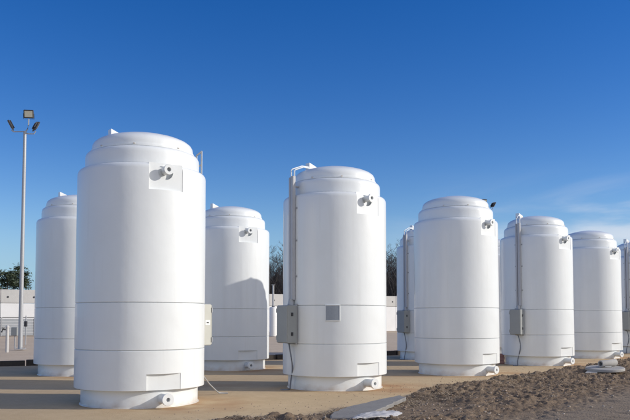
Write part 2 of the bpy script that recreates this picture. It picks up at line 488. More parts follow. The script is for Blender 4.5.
# clods, stones and straw lying on the soil
def rock_bits(name, count, s0, s1, material, vmin, vmax, sink, kindlabel, sq=.7):
    vs = []; fs = []
    t = (1 + 5**.5) / 2
    ico = np.array([(-1,t,0),(1,t,0),(-1,-t,0),(1,-t,0),(0,-1,t),(0,1,t),(0,-1,-t),(0,1,-t),(t,0,-1),(t,0,1),(-t,0,-1),(-t,0,1)]) / 1.9
    tri = [(0,11,5),(0,5,1),(0,1,7),(0,7,10),(0,10,11),(1,5,9),(5,11,4),(11,10,2),(10,7,6),(7,1,8),(3,9,4),(3,4,2),(3,2,6),(3,6,8),(3,8,9),(4,9,5),(2,4,11),(6,2,10),(8,6,7),(9,8,1)]
    L = np.concatenate([[0], np.cumsum(np.hypot(*np.diff(EDGE, axis=0).T))])
    u = rng.uniform(2.0, L[-1] - 9, count) ; u = 2 + (u - 2) * rng.uniform(.3, 1, count)
    v = rng.uniform(vmin, vmax, count)
    cx = np.interp(u, L, EDGE[:, 0]); cy = np.interp(u, L, EDGE[:, 1])
    X = cx + .79 * v; Y = cy - .61 * v
    Z, _ = soil_height(X, Y)
    Z = np.maximum(Z, 0) if vmin < 0 else Z
    for i in range(count):
        s = s0 + (s1 - s0) * rng.random()**3
        p = ico * rng.uniform(.7, 1.25, (12, 1)) * s * np.array([1, rng.uniform(.6, 1.1), sq * rng.uniform(.6, 1)])
        a = rng.uniform(0, 6.28); c, q = math.cos(a), math.sin(a)
        p = np.stack([p[:, 0]*c - p[:, 1]*q, p[:, 0]*q + p[:, 1]*c, p[:, 2]], 1) + np.array([X[i], Y[i], Z[i] + s * sink])
        o = len(vs); vs += p.tolist(); fs += [(a_+o, b_+o, c_+o) for a_, b_, c_ in tri]
    mb = MB(); mb.v = vs; mb.f = fs
    o = mb.build(name, material, None, 75)
    tag(o, kindlabel[0], kindlabel[1], kind='stuff')
rock_bits('dirt_clods', 3600, .006, .034, M['clod'], .05, 2.7, .12, ('brown crumbs of earth lying all over the turned soil', 'dirt clods'))
rock_bits('stones', 420, .008, .035, M['stone'], .2, 4.5, .2, ('small grey stones scattered over soil and grey gravel', 'stones'))

rock_bits('grit', 900, .004, .016, M['clod'], -1.4, .1, .3, ('crumbs of earth strewn over the sand beside the soil', 'grit'))

def straw():
    mb = MB()
    L = np.concatenate([[0], np.cumsum(np.hypot(*np.diff(EDGE, axis=0).T))])
    N = 11000
    u = 2 + rng.uniform(0, 26, N) * rng.uniform(.2, 1, N); v = np.abs(rng.normal(.5, .9, N)) + .02
    cx = np.interp(u, L, EDGE[:, 0]); cy = np.interp(u, L, EDGE[:, 1])
    X = cx + .79 * v; Y = cy - .61 * v; Z, _ = soil_height(X, Y)
    dens = fbm(X * 1.3, Y * 1.3, 3, 88)
    for i in range(N):
        if dens[i] < .40: continue
        for k in range(3):
            a = rng.uniform(0, 6.28); l = rng.uniform(.05, .17); e = rng.uniform(0, .65)**2
            d = np.array([math.cos(a) * math.cos(e), math.sin(a) * math.cos(e), math.sin(e)]) * l
            s = np.array([-math.sin(a), math.cos(a), 0]) * .004
            p = np.array([X[i] + rng.normal(0, .03), Y[i] + rng.normal(0, .03), Z[i] - .005])
            mb.add([p - s, p + s, p + d * .6 + s * .7, p + d, p + d * .6 - s * .7], [(0, 1, 2, 3, 4)])
    tag(mb.build('dry_straw', M['straw']), 'dry straw and dead grass caught in the turned soil', 'dry grass', kind='stuff')
straw()

def roots():
    mb = MB(); r = random.Random(4)
    for i in range(70):
        k = r.random(); u = 3 + 20 * k * k; v = r.uniform(.25, 2.6)
        L = np.concatenate([[0], np.cumsum(np.hypot(*np.diff(EDGE, axis=0).T))])
        x = float(np.interp(u, L, EDGE[:, 0])) + .79 * v; y = float(np.interp(u, L, EDGE[:, 1])) - .61 * v
        a = r.uniform(0, 6.28); l = r.uniform(.08, .30); pts = []
        for j in range(4):
            px, py = x + math.cos(a) * l * j / 3, y + math.sin(a) * l * j / 3; a += r.gauss(0, .35)
            z, _ = soil_height(np.array([[px]]), np.array([[py]])); pts.append((px, py, float(z[0, 0]) + .006 + r.uniform(0, .02)))
        mb.tube(pts, r.uniform(.003, .008), 5, .002)
    tag(mb.build('twigs', M['bark']), 'short broken twigs and roots sticking out of the turned soil', 'twigs', kind='stuff')
roots()

# ------------------------------------------------------------------ the tanks
RJ = 1.125      # jacket
RI = 1.0        # inner shell
DEL = .27       # half angle of the openings cut into the jacket
NSEG = 128

def jacket(prof, notch=None):
    """outer + inner skin of a jacket ring; notch=(z0,z1): opening round local +X"""
    mb = MB(); n = NSEG
    inner = RI + .006
    zs = [z for _, z in prof]
    angs = [2 * math.pi * i / n for i in range(n)]
    if notch:
        k = max(1, round(2 * DEL / (2 * math.pi) * n))
        angs = sorted([-DEL + 2 * DEL * i / k for i in range(k + 1)] + [DEL + (2 * math.pi - 2 * DEL) * i / (n - k) for i in range(1, n - k)])
    m = len(angs)
    def cut(i, za, zb):
        if not notch: return False
        a0 = angs[i]; a1 = angs[(i + 1) % m]
        if a1 < a0: a1 += 2 * math.pi
        mid = (a0 + a1) / 2
        return abs(math.atan2(math.sin(mid), math.cos(mid))) < DEL - 1e-4 and notch[0] - 1e-6 <= min(za, zb) and max(za, zb) <= notch[1] + 1e-6
    # outer profile then bottom/top lips back to the inner skin
    full = [(inner, zs[0])] + list(prof)
    if prof[-1][0] - inner > .02: full += [(inner, zs[-1])]
    rows = []
    for r, z in full:
        rows.append([len(mb.v) + i for i in range(m)])
        mb.v += [(r * math.cos(a), r * math.sin(a), z) for a in angs]
    for A, B, (ra, za), (rb, zb) in zip(rows[:-1], rows[1:], full[:-1], full[1:]):
        for i in range(m):
            if cut(i, za, zb): continue
            j = (i + 1) % m
            mb.f.append((A[i], A[j], B[j], B[i]))
    if notch:
        zz = [(r, z) for r, z in prof if notch[0] - 1e-6 <= z <= notch[1] + 1e-6]
        for sgn in (-1, 1):
            a = sgn * DEL; c, s = math.cos(a), math.sin(a)
            pts = [(r * c, r * s, z) for r, z in zz] + [(inner * c, inner * s, z) for r, z in reversed(zz)]
            # strip of quads between outer and inner edge
            q = len(zz)
            mb.add(pts, [((i, i+1, 2*q-2-i, 2*q-1-i) if sgn > 0 else (2*q-1-i, 2*q-2-i, i+1, i)) for i in range(q - 1)])
        for ze, up in ((notch[0], True), (notch[1], False)):
            rr = [r for r, z in prof if abs(z - ze) < 1e-6]
            if not rr or abs(ze - zs[0]) < 1e-6 or abs(ze - zs[-1]) < 1e-6: continue
            kk = 9
            o = [-DEL + 2 * DEL * i / kk for i in range(kk + 1)]
            pts = [(rr[0] * math.cos(a), rr[0] * math.sin(a), ze) for a in o] + [(inner * math.cos(a), inner * math.sin(a), ze) for a in o]
            mb.add(pts, [((i, i+1, kk+2+i, kk+1+i) if up else (kk+1+i, kk+2+i, i+1, i)) for i in range(kk)])
    return mb

def flat_plate(z0, z1, hole=None):
    """flat cover standing in the opening; plane at chord depth, optional round hole (z, radius)"""
    xp = (RJ - .018) * math.cos(DEL); hw = (RJ - .018) * math.sin(DEL) - .001
    t = .012; mb = MB(); lean = .012 / hw          # stands flush with the jacket on one side
    if not hole:
        mb.box((xp - t / 2, 0, (z0 + z1) / 2), (t, 2 * hw, z1 - z0)); mb.v = [(x + y * lean, y, z) for x, y, z in mb.v]; return mb
    zc, r = hole; n = 40
    def rect(a):
        c, s = math.cos(a), math.sin(a)
        k = min(hw / abs(c) if abs(c) > 1e-6 else 9, ((z1 - zc) if s > 0 else (zc - z0)) / abs(s) if abs(s) > 1e-6 else 9)
        return c * k, s * k
    base = [2 * math.pi * i / n for i in range(n)]
    corners = [math.atan2(zz - zc, yy) % (2 * math.pi) for yy in (-hw, hw) for zz in (z0, z1)]
    A = sorted(base + corners); m = len(A)
    for x in (xp, xp - t):
        for a in A: mb.v.append((x, r * math.cos(a), zc + r * math.sin(a)))
        for a in A:
            y, z = rect(a); mb.v.append((x, y, zc + z))
    for i in range(m):
        j = (i + 1) % m
        mb.f += [(i, m + i, m + j, j), (2*m + j, 3*m + j, 3*m + i, 2*m + i), (i, j, 2*m + j, 2*m + i), (m + j, m + i, 3*m + i, 3*m + j)]
    mb.v = [(x + y * lean, y, z) for x, y, z in mb.v]
    return mb

AX = Matrix.Rotation(math.pi / 2, 3, 'Y')       # lathe axis z -> local +X
def build_tank():
    root = empty('storage_tank')
    W_ = M['white']
    # inner shell, seen as plinth below and neck above the jacket
    prof = [(1.035, 0), (1.032, .010), (1.016, .018), (1.0125, .03), (1.0125, .30), (1.0, .31), (1.0, 4.285), (.996, 4.325), (.984, 4.358), (.962, 4.382), (.925, 4.396), (.85, 4.40)]
    MB().lathe(prof, 128).build('inner_shell', W_, root, 32)
    # jacket in three rings with open joints
    g = .005
    b = .006
    lo = [(RJ - b, .2945), (RJ, .2945 + b), (RJ, .566), (RJ, .955 - g - b), (RJ - b, .955 - g), (RJ - .026, .955 - g), (RJ - .026, .955 + g)]
    mi = [(RJ - b, .955 + g), (RJ, .955 + g + b), (RJ, 1.745 - g - b), (RJ - b, 1.745 - g), (RJ - .026, 1.745 - g), (RJ - .026, 1.745 + g)]
    up = [(RJ - b, 1.745 + g), (RJ, 1.745 + g + b), (RJ, 2.7), (RJ, 3.63), (RJ, 3.985), (RJ - .004, 4.012), (RJ - .013, 4.038), (RJ - .027, 4.058), (RJ - .048, 4.073), (RI + .012, 4.09)]
    jacket(lo, (.2945, .566)).build('jacket_ring', W_, root, 32)
    jacket(mi).build('jacket_ring', W_, root, 32)
    jacket(up, (3.63, 4.09)).build('jacket_ring', W_, root, 32)
    # lid
    lid = [(.86, 4.402), (.908, 4.405), (.912, 4.425), (.908, 4.446), (.890, 4.450), (.889, 4.50), (.880, 4.545), (.855, 4.588), (.80, 4.632), (.70, 4.677), (.56, 4.718), (.38, 4.757), (.2, 4.783), (0, 4.792)]
    ld = MB().lathe(lid, 128).build('lid', W_, root, 32)
    lg = MB()
    lg.cbox((0, 0, 0), (.016, .04, .020), .005)
    lm = lg.mesh('lifting_lug', W_)
    for a in (-30, 20, 110, 200, 290):
        o = bpy.data.objects.new('lifting_lug', lm); COL.objects.link(o); o.parent = ld
        o.location = (.918 * math.cos(R_(a)), .918 * math.sin(R_(a)), 4.436); o.rotation_euler.z = R_(a)
    # covers in the jacket openings
    flat_plate(3.632, 4.088, (3.945, .132)).build('cover_plate', W_, root)
    flat_plate(.297, .563).build('cover_plate', W_, root)
    # nozzles
    def nozzle(z, r, x1, bore, fl):
        p = MB()
        p.lathe([(bore, .14), (bore, x1), (r, x1), (r, .96)], 40, (0, 0, z), AX)
        nz = p.build('nozzle', W_, root, 32)
        f = MB()
        f.lathe([(r + .001, x1 - fl), (r + .018, x1 - fl), (r + .021, x1 - fl + .004), (r + .021, x1 - .002), (r + .018, x1 + .003), (bore, x1 + .003), (bore, x1 - .004)], 40, (0, 0, z), AX)
        f.build('flange', W_, nz, 32)
        MB().lathe([(bore, x1 - .045), (0, x1 - .045)], 24, (0, 0, z), AX).build('blind_disc', M['bore'], nz)
    nozzle(3.965, .066, 1.215, .036, .03)
    nozzle(.155, .082, 1.285, .034, .04)
    return root, ld

def wedge_hatch(parent, az, r=.52, big=1.0):
    """small three-cornered white vent hood on the lid"""
    a = R_(az); x, y = r * math.cos(a), r * math.sin(a); z0 = 4.715
    h, l, w = .17 * big, .20 * big, .07
    mb = MB()
    mb.add([(-l*.45, -w, 0), (-l*.45, w, 0), (-l*.45, w, h), (-l*.45, -w, h), (l*.55, -w, .035), (l*.55, w, .035), (l*.55, w, h*.55), (l*.55, -w, h*.55)],
           [(0,3,2,1), (0,1,5,4), (3,7,6,2), (4,5,6,7), (0,4,7,3), (1,2,6,5)])
    mb.tube([(-.02, 0, -.03), (-.02, 0, .03)], .05, 14)
    o = mb.build('vent_hood', M['white'], parent, None, (x, y, z0))
    return o

def rel(root, az):       # local rotation for a world azimuth
    return R_(az) - root.rotation_euler.z

def conduit_set(root, az, boxmat, hood_az=None, channel=True, tall=.78):
    a = rel(root, az); c, s = math.cos(a), math.sin(a)
    def P(r, t, z): return (r * c - t * s, r * s + t * c, z)
    rot = Matrix.Rotation(a, 3, 'Z')
    zb, zt = 1.86, 4.46; zc, hh = (zb + zt) / 2, zt - zb
    if channel:      # two lidded trunkings side by side, running up past the shoulder
        ch = MB().cbox(P(RJ + .040, .045, zc), (.070, .085, hh), .006, rot).build('cable_trunking', M['trunk'], root)
        MB().cbox(P(RJ + .079, .045, zc), (.008, .074, hh - .02), .003, rot).build('trunking_lid', M['trunk'], ch)
        ch2 = MB().cbox(P(RJ + .032, -.052, zc - .03), (.054, .062, hh + .03), .006, rot).build('cable_trunking', M['trunk'], root)
        MB().cbox(P(RJ + .063, -.052, zc - .03), (.008, .052, hh), .003, rot).build('trunking_lid', M['trunk'], ch2)
        for z in (2.35, 3.1, 3.78):
            MB().box(P(RJ + .003, 0, z), (.010, .26, .035), rot).build('clip', M['steel'], ch)
        MB().box(P(1.075, 0, 4.25), (.17, .05, .035), rot).build('bracket', M['steel'], ch)
    # enclosure
    zc = 1.36
    bx = MB().cbox(P(RJ + .16, 0, zc), (.24, .37, tall), .012, rot).build('control_box', boxmat, root)
    MB().cbox(P(RJ + .288, 0, zc), (.022, .355, tall - .03), .006, rot).build('box_door', boxmat, bx)
    for t in (-.12, .12):
        MB().box(P(RJ + .023, t, zc), (.046, .04, tall + .06), rot).build('mounting_bracket', M['steel'], bx)
    if channel:
        hd = MB(); hd.tube([P(RJ + .06, 0, zc + tall / 2), P(RJ + .055, 0, zc + tall / 2 + .04), P(RJ + .055, 0, zc + tall / 2 + .13)], .075, 14, .058)
        hd.build('conduit_hub', M['steel'], bx, 40)
    for z in (zc - tall * .36, zc + tall * .36):
        MB().tube([P(RJ + .288, -.192, z - .045), P(RJ + .288, -.192, z + .045)], .012, 8).build('hinge', M['steel'], bx, 40)
    for z in (zc - .2, zc + .2):
        MB().cbox(P(RJ + .17, .19, z), (.05, .02, .07), .004, rot).build('latch', M['dark'], bx)
    if not channel: return bx
    # cable loop from the box to the ground
    pts = []
    for k in range(15):
        f = k / 14
        z = zc - tall / 2 - f * (zc - tall / 2 - .015)
        pts.append(P(RJ + .10 - .10 * f + .035 * math.sin(f * 7), -.02 + .09 * math.sin(f * 5.2) * (1 - .3 * f), z))
    pts.append(P(RJ + .12, -.02, .012)); pts.append(P(RJ + .25, -.10, .008))
    MB().tube(pts, .015, 8).build('cable', M['cable'], bx, 40)
    if hood_az is not None:          # vent tubes from the channel head over the lid to the hood
        h = rel(root, hood_az); hx, hy = .50 * math.cos(h), .50 * math.sin(h)
        v = MB()
        for t, dz in ((-.05, 0), (.06, -.03)):
            p0, p1 = P(RJ + .02, t, 4.42), P(RJ + .02, t, 4.61 + dz)
            v.tube([p0, p1, (p1[0]*.97, p1[1]*.97, p1[2] + .02), ((p1[0] + hx) / 2, (p1[1] + hy) / 2, 4.76 + dz), (hx, hy, 4.80 + dz)], .014, 8)
        v.build('vent_tube', M['white'], root, 40)
    return bx

proto, proto_lid = build_tank()
GROUP = 'white storage tanks standing in two rows'
SPEC = [   # key, label, hood azimuth, enclosure azimuth
    ('T1', 'nearest and largest white tank, a box edge showing behind its right side', 183, 44),
    ('T3', 'white front row tank with a grey box, waving cable and square grey nameplate', 180, -141.5),
    ('T5', 'boxless white front row tank right of the nameplate tank', 118, None),
    ('T6', 'white boxed front row tank standing behind the round concrete disc and pipe', 176, -134.5),
    ('T7', 'white tank without a box, second from the right edge, behind the dirt bank', 95, None),
    ('T8', 'white tank cut off by the right edge of the picture, grey box at its left', 178, -139),
    ('T2', 'white tank in the back row, at the far left, half covered by the nearest tank', 178, None),
    ('T4', 'white back row tank with a big shadow on it, between the two nearest tanks', 180, None),
    ('T9', 'white back row tank with grey box, its right half hidden by a boxless tank', 176, -141),
    ('T10', 'narrow sliver of white tank between the middle boxless tank and its right neighbour', 180, None)]
tank = {}
for i, (k, label, hood, box) in enumerate(SPEC):
    o = proto if i == 0 else copy_tree(proto)
    tank[k] = o
for i, (k, label, hood, box) in enumerate(SPEC):
    x, y, az = TANKS[k]; o = tank[k]
    o.location = (x, y, 0); o.rotation_euler = (0, 0, R_(az))
    tag(o, label, 'tank', GROUP)
for i, (k, label, hood, box) in enumerate(SPEC):
    o = tank[k]
    wedge_hatch(o, math.degrees(rel(o, hood)), big=.5 if k in ('T5', 'T7') else 1.0).rotation_euler.z = -o.rotation_euler.z + R_(38)
    if box is not None:
        conduit_set(o, box, M['boxlight'] if k == 'T1' else M['box'], None if k == 'T1' else hood, k != 'T1')

# the sticker on the first tank's box, and that tank's guard rail
def on_tank(k, az, r, t, z):
    o = tank[k]; a = rel(o, az); c, s = math.cos(a), math.sin(a)
    return (r * c - t * s, r * s + t * c, z)
t1box = [c for c in tank['T1'].children if c.name.startswith('control_box')][0]
rot27 = Matrix.Rotation(rel(tank['T1'], 44), 3, 'Z')
st = MB().box(on_tank('T1', 44, RJ + .19, -.1875, 1.40), (.11, .004, .10), rot27).build('sticker', M['label'], t1box)
MB().box(on_tank('T1', 44, RJ + .19, -.1905, 1.40), (.05, .004, .018), rot27).build('printed_mark', M['ink'], t1box)
rl = MB()
p0 = on_tank('T1', 14, 1.05, 0, 4.07); p1 = on_tank('T1', 14, 1.05, 0, 4.56); p2 = on_tank('T1', 34, 1.05, 0, 4.56); p3 = on_tank('T1', 34, 1.05, 0, 4.07)
rl.tube([p0, p1], .016, 8); rl.tube([p2, p3], .016, 8); rl.tube([p1, p2], .016, 8); rl.tube([on_tank('T1', 14, 1.05, 0, 4.32), on_tank('T1', 34, 1.05, 0, 4.32)], .012, 8)
rl.build('guard_rail', M['steel'], tank['T1'], 40)

# nameplate on the second front tank: slightly curved plate held by four screws
npx = MB()
az0 = -91.4 - 2.2
hw = .135
cols = 6
zt, zb_ = 1.74, 1.445
vs = []
for r in (RJ + .002, RJ + .016):
    for z in (zb_, zt):
        for i in range(cols + 1):
            vs.append(on_tank('T3', az0 + math.degrees((-hw + 2 * hw * i / cols) / RJ), r, 0, z))
n = cols + 1
fs = []
for i in range(cols):
    fs += [(2*n+i, 2*n+i+1, 3*n+i+1, 3*n+i), (i, n+i, n+i+1, i+1), (n+i, 3*n+i, 3*n+i+1, n+i+1), (i, i+1, 2*n+i+1, 2*n+i)]
fs += [(0, 2*n, 3*n, n), (cols, n+cols, 3*n+cols, 2*n+cols)]
npx.add(vs, fs)
npl = npx.build('nameplate', M['plate'], tank['T3'])
fr = MB()
for z in (zb_ - .008, zt + .008):
    fr.tube([on_tank('T3', az0 + math.degrees((-hw - .01 + (2 * hw + .02) * i / cols) / RJ), RJ + .010, 0, z) for i in range(cols + 1)], .010, 6)
for q in (-1, 1):
    e = az0 + math.degrees(q * (hw + .008) / RJ)
    fr.tube([on_tank('T3', e, RJ + .010, 0, zb_ - .016), on_tank('T3', e, RJ + .010, 0, zt + .016)], .010, 6)
fr.build('plate_frame', M['white'], npl, 40)

# the first tank's own cable, running from its box along the tank foot and out over the sand
def local(k, p):
    o = tank[k]; d = Vector(p) - o.location; a = -o.rotation_euler.z
    return (d.x * math.cos(a) - d.y * math.sin(a), d.x * math.sin(a) + d.y * math.cos(a), d.z)
path = [(-2.10, 13.48, .99), (-2.10, 13.47, .80), (-2.10, 13.46, .55), (-2.08, 13.52, .40), (-2.00, 13.72, .24), (-1.92, 13.98, .10), (-1.87, 14.12, .03), (-1.78, 14.17, .018), (-1.70, 14.17, .018)]
MB().tube([local('T1', p) for p in path], .013, 8).build('cable', M['steel'], t1box, 40)

# ------------------------------------------------------------------ light poles
def floodlight(parent, loc, yaw, pitch):
    rot = Matrix.Rotation(yaw, 3, 'Z') @ Matrix.Rotation(pitch, 3, 'X')      # local -Y is the lamp's face
    L = Vector(loc)
    h = MB()
    h.cbox(L, (.46, .09, .40), .02, rot)
    for i in range(7): h.box(L + rot @ Vector((-.18 + .06 * i, .075, 0)), (.012, .06, .32), rot)
    o = h.build('floodlight', M['dark'], parent)
    MB().box(L + rot @ Vector((0, -.048, 0)), (.36, .012, .29), rot).build('lens', M['lens'], o)
    y = MB()
    for sx in (-.245, .245): y.box(L + rot @ Vector((sx, 0, -.10)), (.012, .04, .26), rot)
    y.box(L + rot @ Vector((0, 0, -.235)), (.50, .05, .012), rot)
    y.build('yoke', M['dark'], o)
    return o

def light_pole(x, y, h, lamps, name_label, grp, rz=0):
    root = empty('light_pole', (x, y, 0))
    MB().lathe([(.105, .02), (.10, 1.0), (.075, h), (0, h + .02)], 16).build('pole', M['steel'], root, 40)
    bp = MB(); bp.box((0, 0, .012), (.42, .42, .03))
    for i in range(4):
        bp.tube([(.15 * (-1)**i, .15 * (1 if i < 2 else -1), 0), (.15 * (-1)**i, .15 * (1 if i < 2 else -1), .11)], .018, 6)
    bp.build('base_plate', M['steel'], root)
    for (dx, dy, dz, yaw, pitch, arm) in lamps:
        am = MB().tube(arm, .028, 8).build('arm', M['steel'], root, 40)
        floodlight(root, (dx, dy, h + dz), R_(yaw), R_(pitch))
    return tag(root, name_label, 'light pole', grp)
H1 = 10.45
lamps1 = [(-.72, .05, .33, -75, 28, [(0, 0, H1 - .08), (-.10, 0, H1 - .02), (-.55, .02, H1 - .02), (-.66, .04, H1 + .06)]),
          (.18, -.05, .82, 8, 12, [(0, 0, H1 - .05), (.12, 0, H1 + .10), (.17, -.02, H1 + .32), (.18, -.04, H1 + .58)]),
          (.52, .05, .26, 128, 25, [(0, 0, H1 - .08), (.15, .02, H1 - .12), (.42, .03, H1 - .12), (.50, .04, H1 + .02)])]
light_pole((21.3 - 315) / 800 * 38.0, 34.2, H1, lamps1, 'tall grey steel light pole with three floodlights, standing alone at the far left', 'floodlight poles')
lamps2 = [(-.10, -.05, .66, 20, 14, [(0, 0, H1 - .05), (-.06, 0, H1 + .2), (-.10, -.02, H1 + .42)]),
          (.68, .05, .42, 112, 32, [(0, 0, H1 - .08), (.2, .02, H1 - .06), (.55, .03, H1 - .02), (.64, .04, H1 + .18)])]
light_pole((486.5 - 315) / 800 * 66.0, 59.4, H1, lamps2, 'distant floodlight pole, only its dark lamps showing above the boxless tank in the middle', 'floodlight poles')

# ------------------------------------------------------------------ timber kerb behind the back row
kb = empty('timber_kerb', (KERB[0][0], KERB[0][1], 0))
ki = 0
for (ax, ay), (bx, by) in zip(KERB[:-1], KERB[1:]):
    L = math.hypot(bx - ax, by - ay); nT = max(1, round(L / 2.4)); yaw = math.atan2(by - ay, bx - ax)
    for i in range(nT):
        f = (i + .5) / nT
        rot = Matrix.Rotation(yaw + rng.normal(0, .012), 3, 'Z') @ Matrix.Rotation(rng.normal(0, .03), 3, 'X')
        MB().cbox((ax + (bx - ax) * f - KERB[0][0], ay + (by - ay) * f - KERB[0][1], .065 + rng.normal(0, .008)), (L / nT - .03, .20, .21), .015, rot).build('timber', M['timber'], kb)
tag(kb, 'low kerb of dark timbers along the back of the sand apron', 'kerb')

# ------------------------------------------------------------------ wall, fence and odds and ends behind
def line_parts(root, p, q, step): 
    L = math.hypot(q[0] - p[0], q[1] - p[1]); n = round(L / step); yaw = math.atan2(q[1] - p[1], q[0] - p[0])
    for i in range(n):
        f = (i + .5) / n
        yield i, (p[0] + (q[0] - p[0]) * f, p[1] + (q[1] - p[1]) * f), L / n, yaw
WP, WQ = (-46, 50.6), (20, 87.0)
wl_ = empty('boundary_wall', (WP[0], WP[1], 0))
holes = []
for i, (cx, cy), l, yaw in line_parts(wl_, WP, WQ, 3.2):
    rot = Matrix.Rotation(yaw, 3, 'Z')
    o = Vector((cx - WP[0], cy - WP[1], 0))
    MB().cbox(o + Vector((0, 0, 1.35)), (l - .03, .30, 2.72), .02, rot).build('painted_panel', M['wallwhite'], wl_)
    MB().cbox(o + Vector((0, 0, 3.31)), (l - .04, .36, 1.16), .02, rot).build('concrete_panel', M['wallconc'], wl_)
    for t in (-1.0, 0.1, 1.1):
        MB().tube([o + rot @ Vector((t, -.15, 3.25)), o + rot @ Vector((t, -.20, 3.25))], .085, 10).build('weep_pipe', M['dark'], wl_)
tag(wl_, 'long boundary wall, white painted below and bare concrete above, with dark weep pipes', 'wall')
FP, FQ = (-40, 49.0), (-12, 64.5)
fc = empty('board_fence', (FP[0], FP[1], 0))
for i, (cx, cy), l, yaw in line_parts(fc, FP, FQ, 2.4):
    rot = Matrix.Rotation(yaw, 3, 'Z'); o = Vector((cx - FP[0], cy - FP[1], 0))
    for k in range(6):
        MB().box(o + Vector((0, 0, .17 + .225 * k)), (l - .10, .03, .21), rot).build('board', M['fence'], fc)
    MB().box(o + rot @ Vector((-l / 2, 0, .75)), (.09, .09, 1.52), rot).build('post', M['steel'], fc)
    MB().box(o + Vector((0, 0, 1.50)), (l - .10, .07, .05), rot).build('top_rail', M['dark'], fc)
tag(fc, 'low grey board fence in front of the white wall', 'fence')

def at(px, Y): return ((px - 315) / 800 * Y, Y * .9)
# standpipe by the pole
x, y = at(8.2, 34.5)
sp = empty('standpipe', (x, y, 0))
MB().lathe([(.065, 0), (.065, 1.05), (.075, 1.06), (.075, 1.12), (.04, 1.16), (0, 1.165)], 16).build('pipe', M['wallconc'], sp, 40)
v = MB(); v.tube([(-.06, -.05, .98), (-.16, -.12, .98), (-.19, -.14, .86)], .035, 8)
v.lathe([(.0, -.02), (.07, -.02), (.07, .02), (0, .02)], 10, (-.14, -.10, 1.05)); v.tube([(-.14, -.10, .98), (-.14, -.10, 1.05)], .012, 6)
v.build('valve', M['dark'], sp, 40)
tag(sp, 'short white standpipe with a black valve, left of the tall light pole', 'standpipe')
x, y = at(26.5, 44)
sp = empty('marker_post', (x, y, 0))
MB().tube([(0, 0, 0), (0, 0, 1.6)], .03, 8).build('post', M['steel'], sp, 40)
MB().cbox((0, -.03, 1.15), (.16, .10, .30), .015).build('meter_box', M['dark'], sp)
tag(sp, 'thin grey post with a small dark meter box right of the tall light pole', 'post')
x, y = at(15.8, 39)
cb = empty('control_cabinet', (x, y, 0))
MB().cbox((0, 0, .82), (.30, .22, .42), .015).build('cabinet', M['box'], cb)
MB().tube([(0, 0, 0), (0, 0, .62)], .03, 8).build('stand', M['steel'], cb, 40)
MB().cbox((0, -.113, .82), (.26, .012, .37), .004).build('door', M['box'], cb)
tag(cb, 'small grey cabinet on a stand just left of the light pole foot', 'cabinet')

# white upright drums seen between the tanks
def drum(px, Y, h, r, label):
    x, y = at(px, Y); rt = empty('white_drum', (x, y, 0))
    MB().lathe([(r*.97, 0), (r, .04), (r, h*.33), (r*1.03, h*.335), (r*1.03, h*.35), (r, h*.355), (r, h*.66), (r*1.03, h*.665), (r*1.03, h*.68), (r, h*.685), (r, h - .12), (r*.9, h - .04), (r*.5, h), (0, h + .02)], 24).build('body', M['label'], rt, 30)
    MB().lathe([(.12, h - .01), (.12, h + .07), (0, h + .08)], 12).build('cap', M['dark'], rt, 40)
    tag(rt, label, 'drum', 'white drums by the wall')
drum(273.3, 64, 2.35, .30, 'taller white upright drum in the gap left of the tank with the nameplate')
drum(281.0, 65, 2.25, .24, 'white upright drum half hidden by the grey box of the nameplate tank')
x, y = at(273.2, 74)
ps = empty('wall_post', (x, y, 0))
MB().tube([(0, 0, 0), (0, 0, 4.5)], .11, 10, .09).build('post', M['steel'], ps, 40); MB().box((0, 0, 4.52), (.3, .3, .05)).build('post_cap', M['steel'], ps)
tag(ps, 'grey steel post rising behind the white drums', 'post')
# reddish blocks between two tanks
bs = []
for k, (dx, dz, rz) in enumerate(((0, .055, .1), (.012, .165, -.06), (-.01, .275, .2))):
    o = MB().cbox((0, 0, 0), (.22, .13, .105), .008).build('clay_block', M['brick'], None, None, (6.0 + dx, 23.4, dz), rz)
    tag(o, ('bottom', 'middle', 'topmost')[k] + ' reddish block of the small stack between two front row tanks', 'block', 'stacked reddish blocks')

# ------------------------------------------------------------------ debris on the soil
def soil_z(x, y):
    z, _ = soil_height(np.array([[x]], float), np.array([[y]], float)); return float(z[0, 0])
def rough_slab(poly, t, material, name, tilt=(0, 0), z=0.0, seed=0):
    r = np.random.default_rng(seed); P = []
    n = len(poly)
    for i in range(n):                       # broken, slightly wandering edge
        a, b = np.array(poly[i]), np.array(poly[(i + 1) % n]); d = np.linalg.norm(b - a); k = max(2, int(d / .12))
        for j in range(k): P.append(a + (b - a) * j / k + r.normal(0, .012, 2))
    P = np.array(P); c = P.mean(0); m = len(P)
    mb = MB()
    zt = lambda q: z + (q[0] - c[0]) * tilt[0] + (q[1] - c[1]) * tilt[1]
    ins = c + (P - c) * .975
    for q in P: mb.v.append((q[0], q[1], zt(q) - t))
    for q in P: mb.v.append((q[0], q[1], zt(q) - .012))
    for q in ins: mb.v.append((q[0], q[1], zt(q)))
    for i in range(m):
        j = (i + 1) % m
        mb.f += [(i, j, m + j, m + i), (m + i, m + j, 2*m + j, 2*m + i)]
    mb.f += [tuple(range(2*m, 3*m)), tuple(range(m - 1, -1, -1))]
    return mb.build(name, material)
o = rough_slab([(.20, 10.42), (.62, 10.35), (1.30, 11.95), (1.60, 12.75), (1.52, 13.05), (.55, 11.65), (.28, 11.0)], .06, M['slab'], 'concrete_slab', (.02, .004), .085, 3)
tag(o, 'flat grey broken slab lying on the sand edge in the foreground', 'slab')
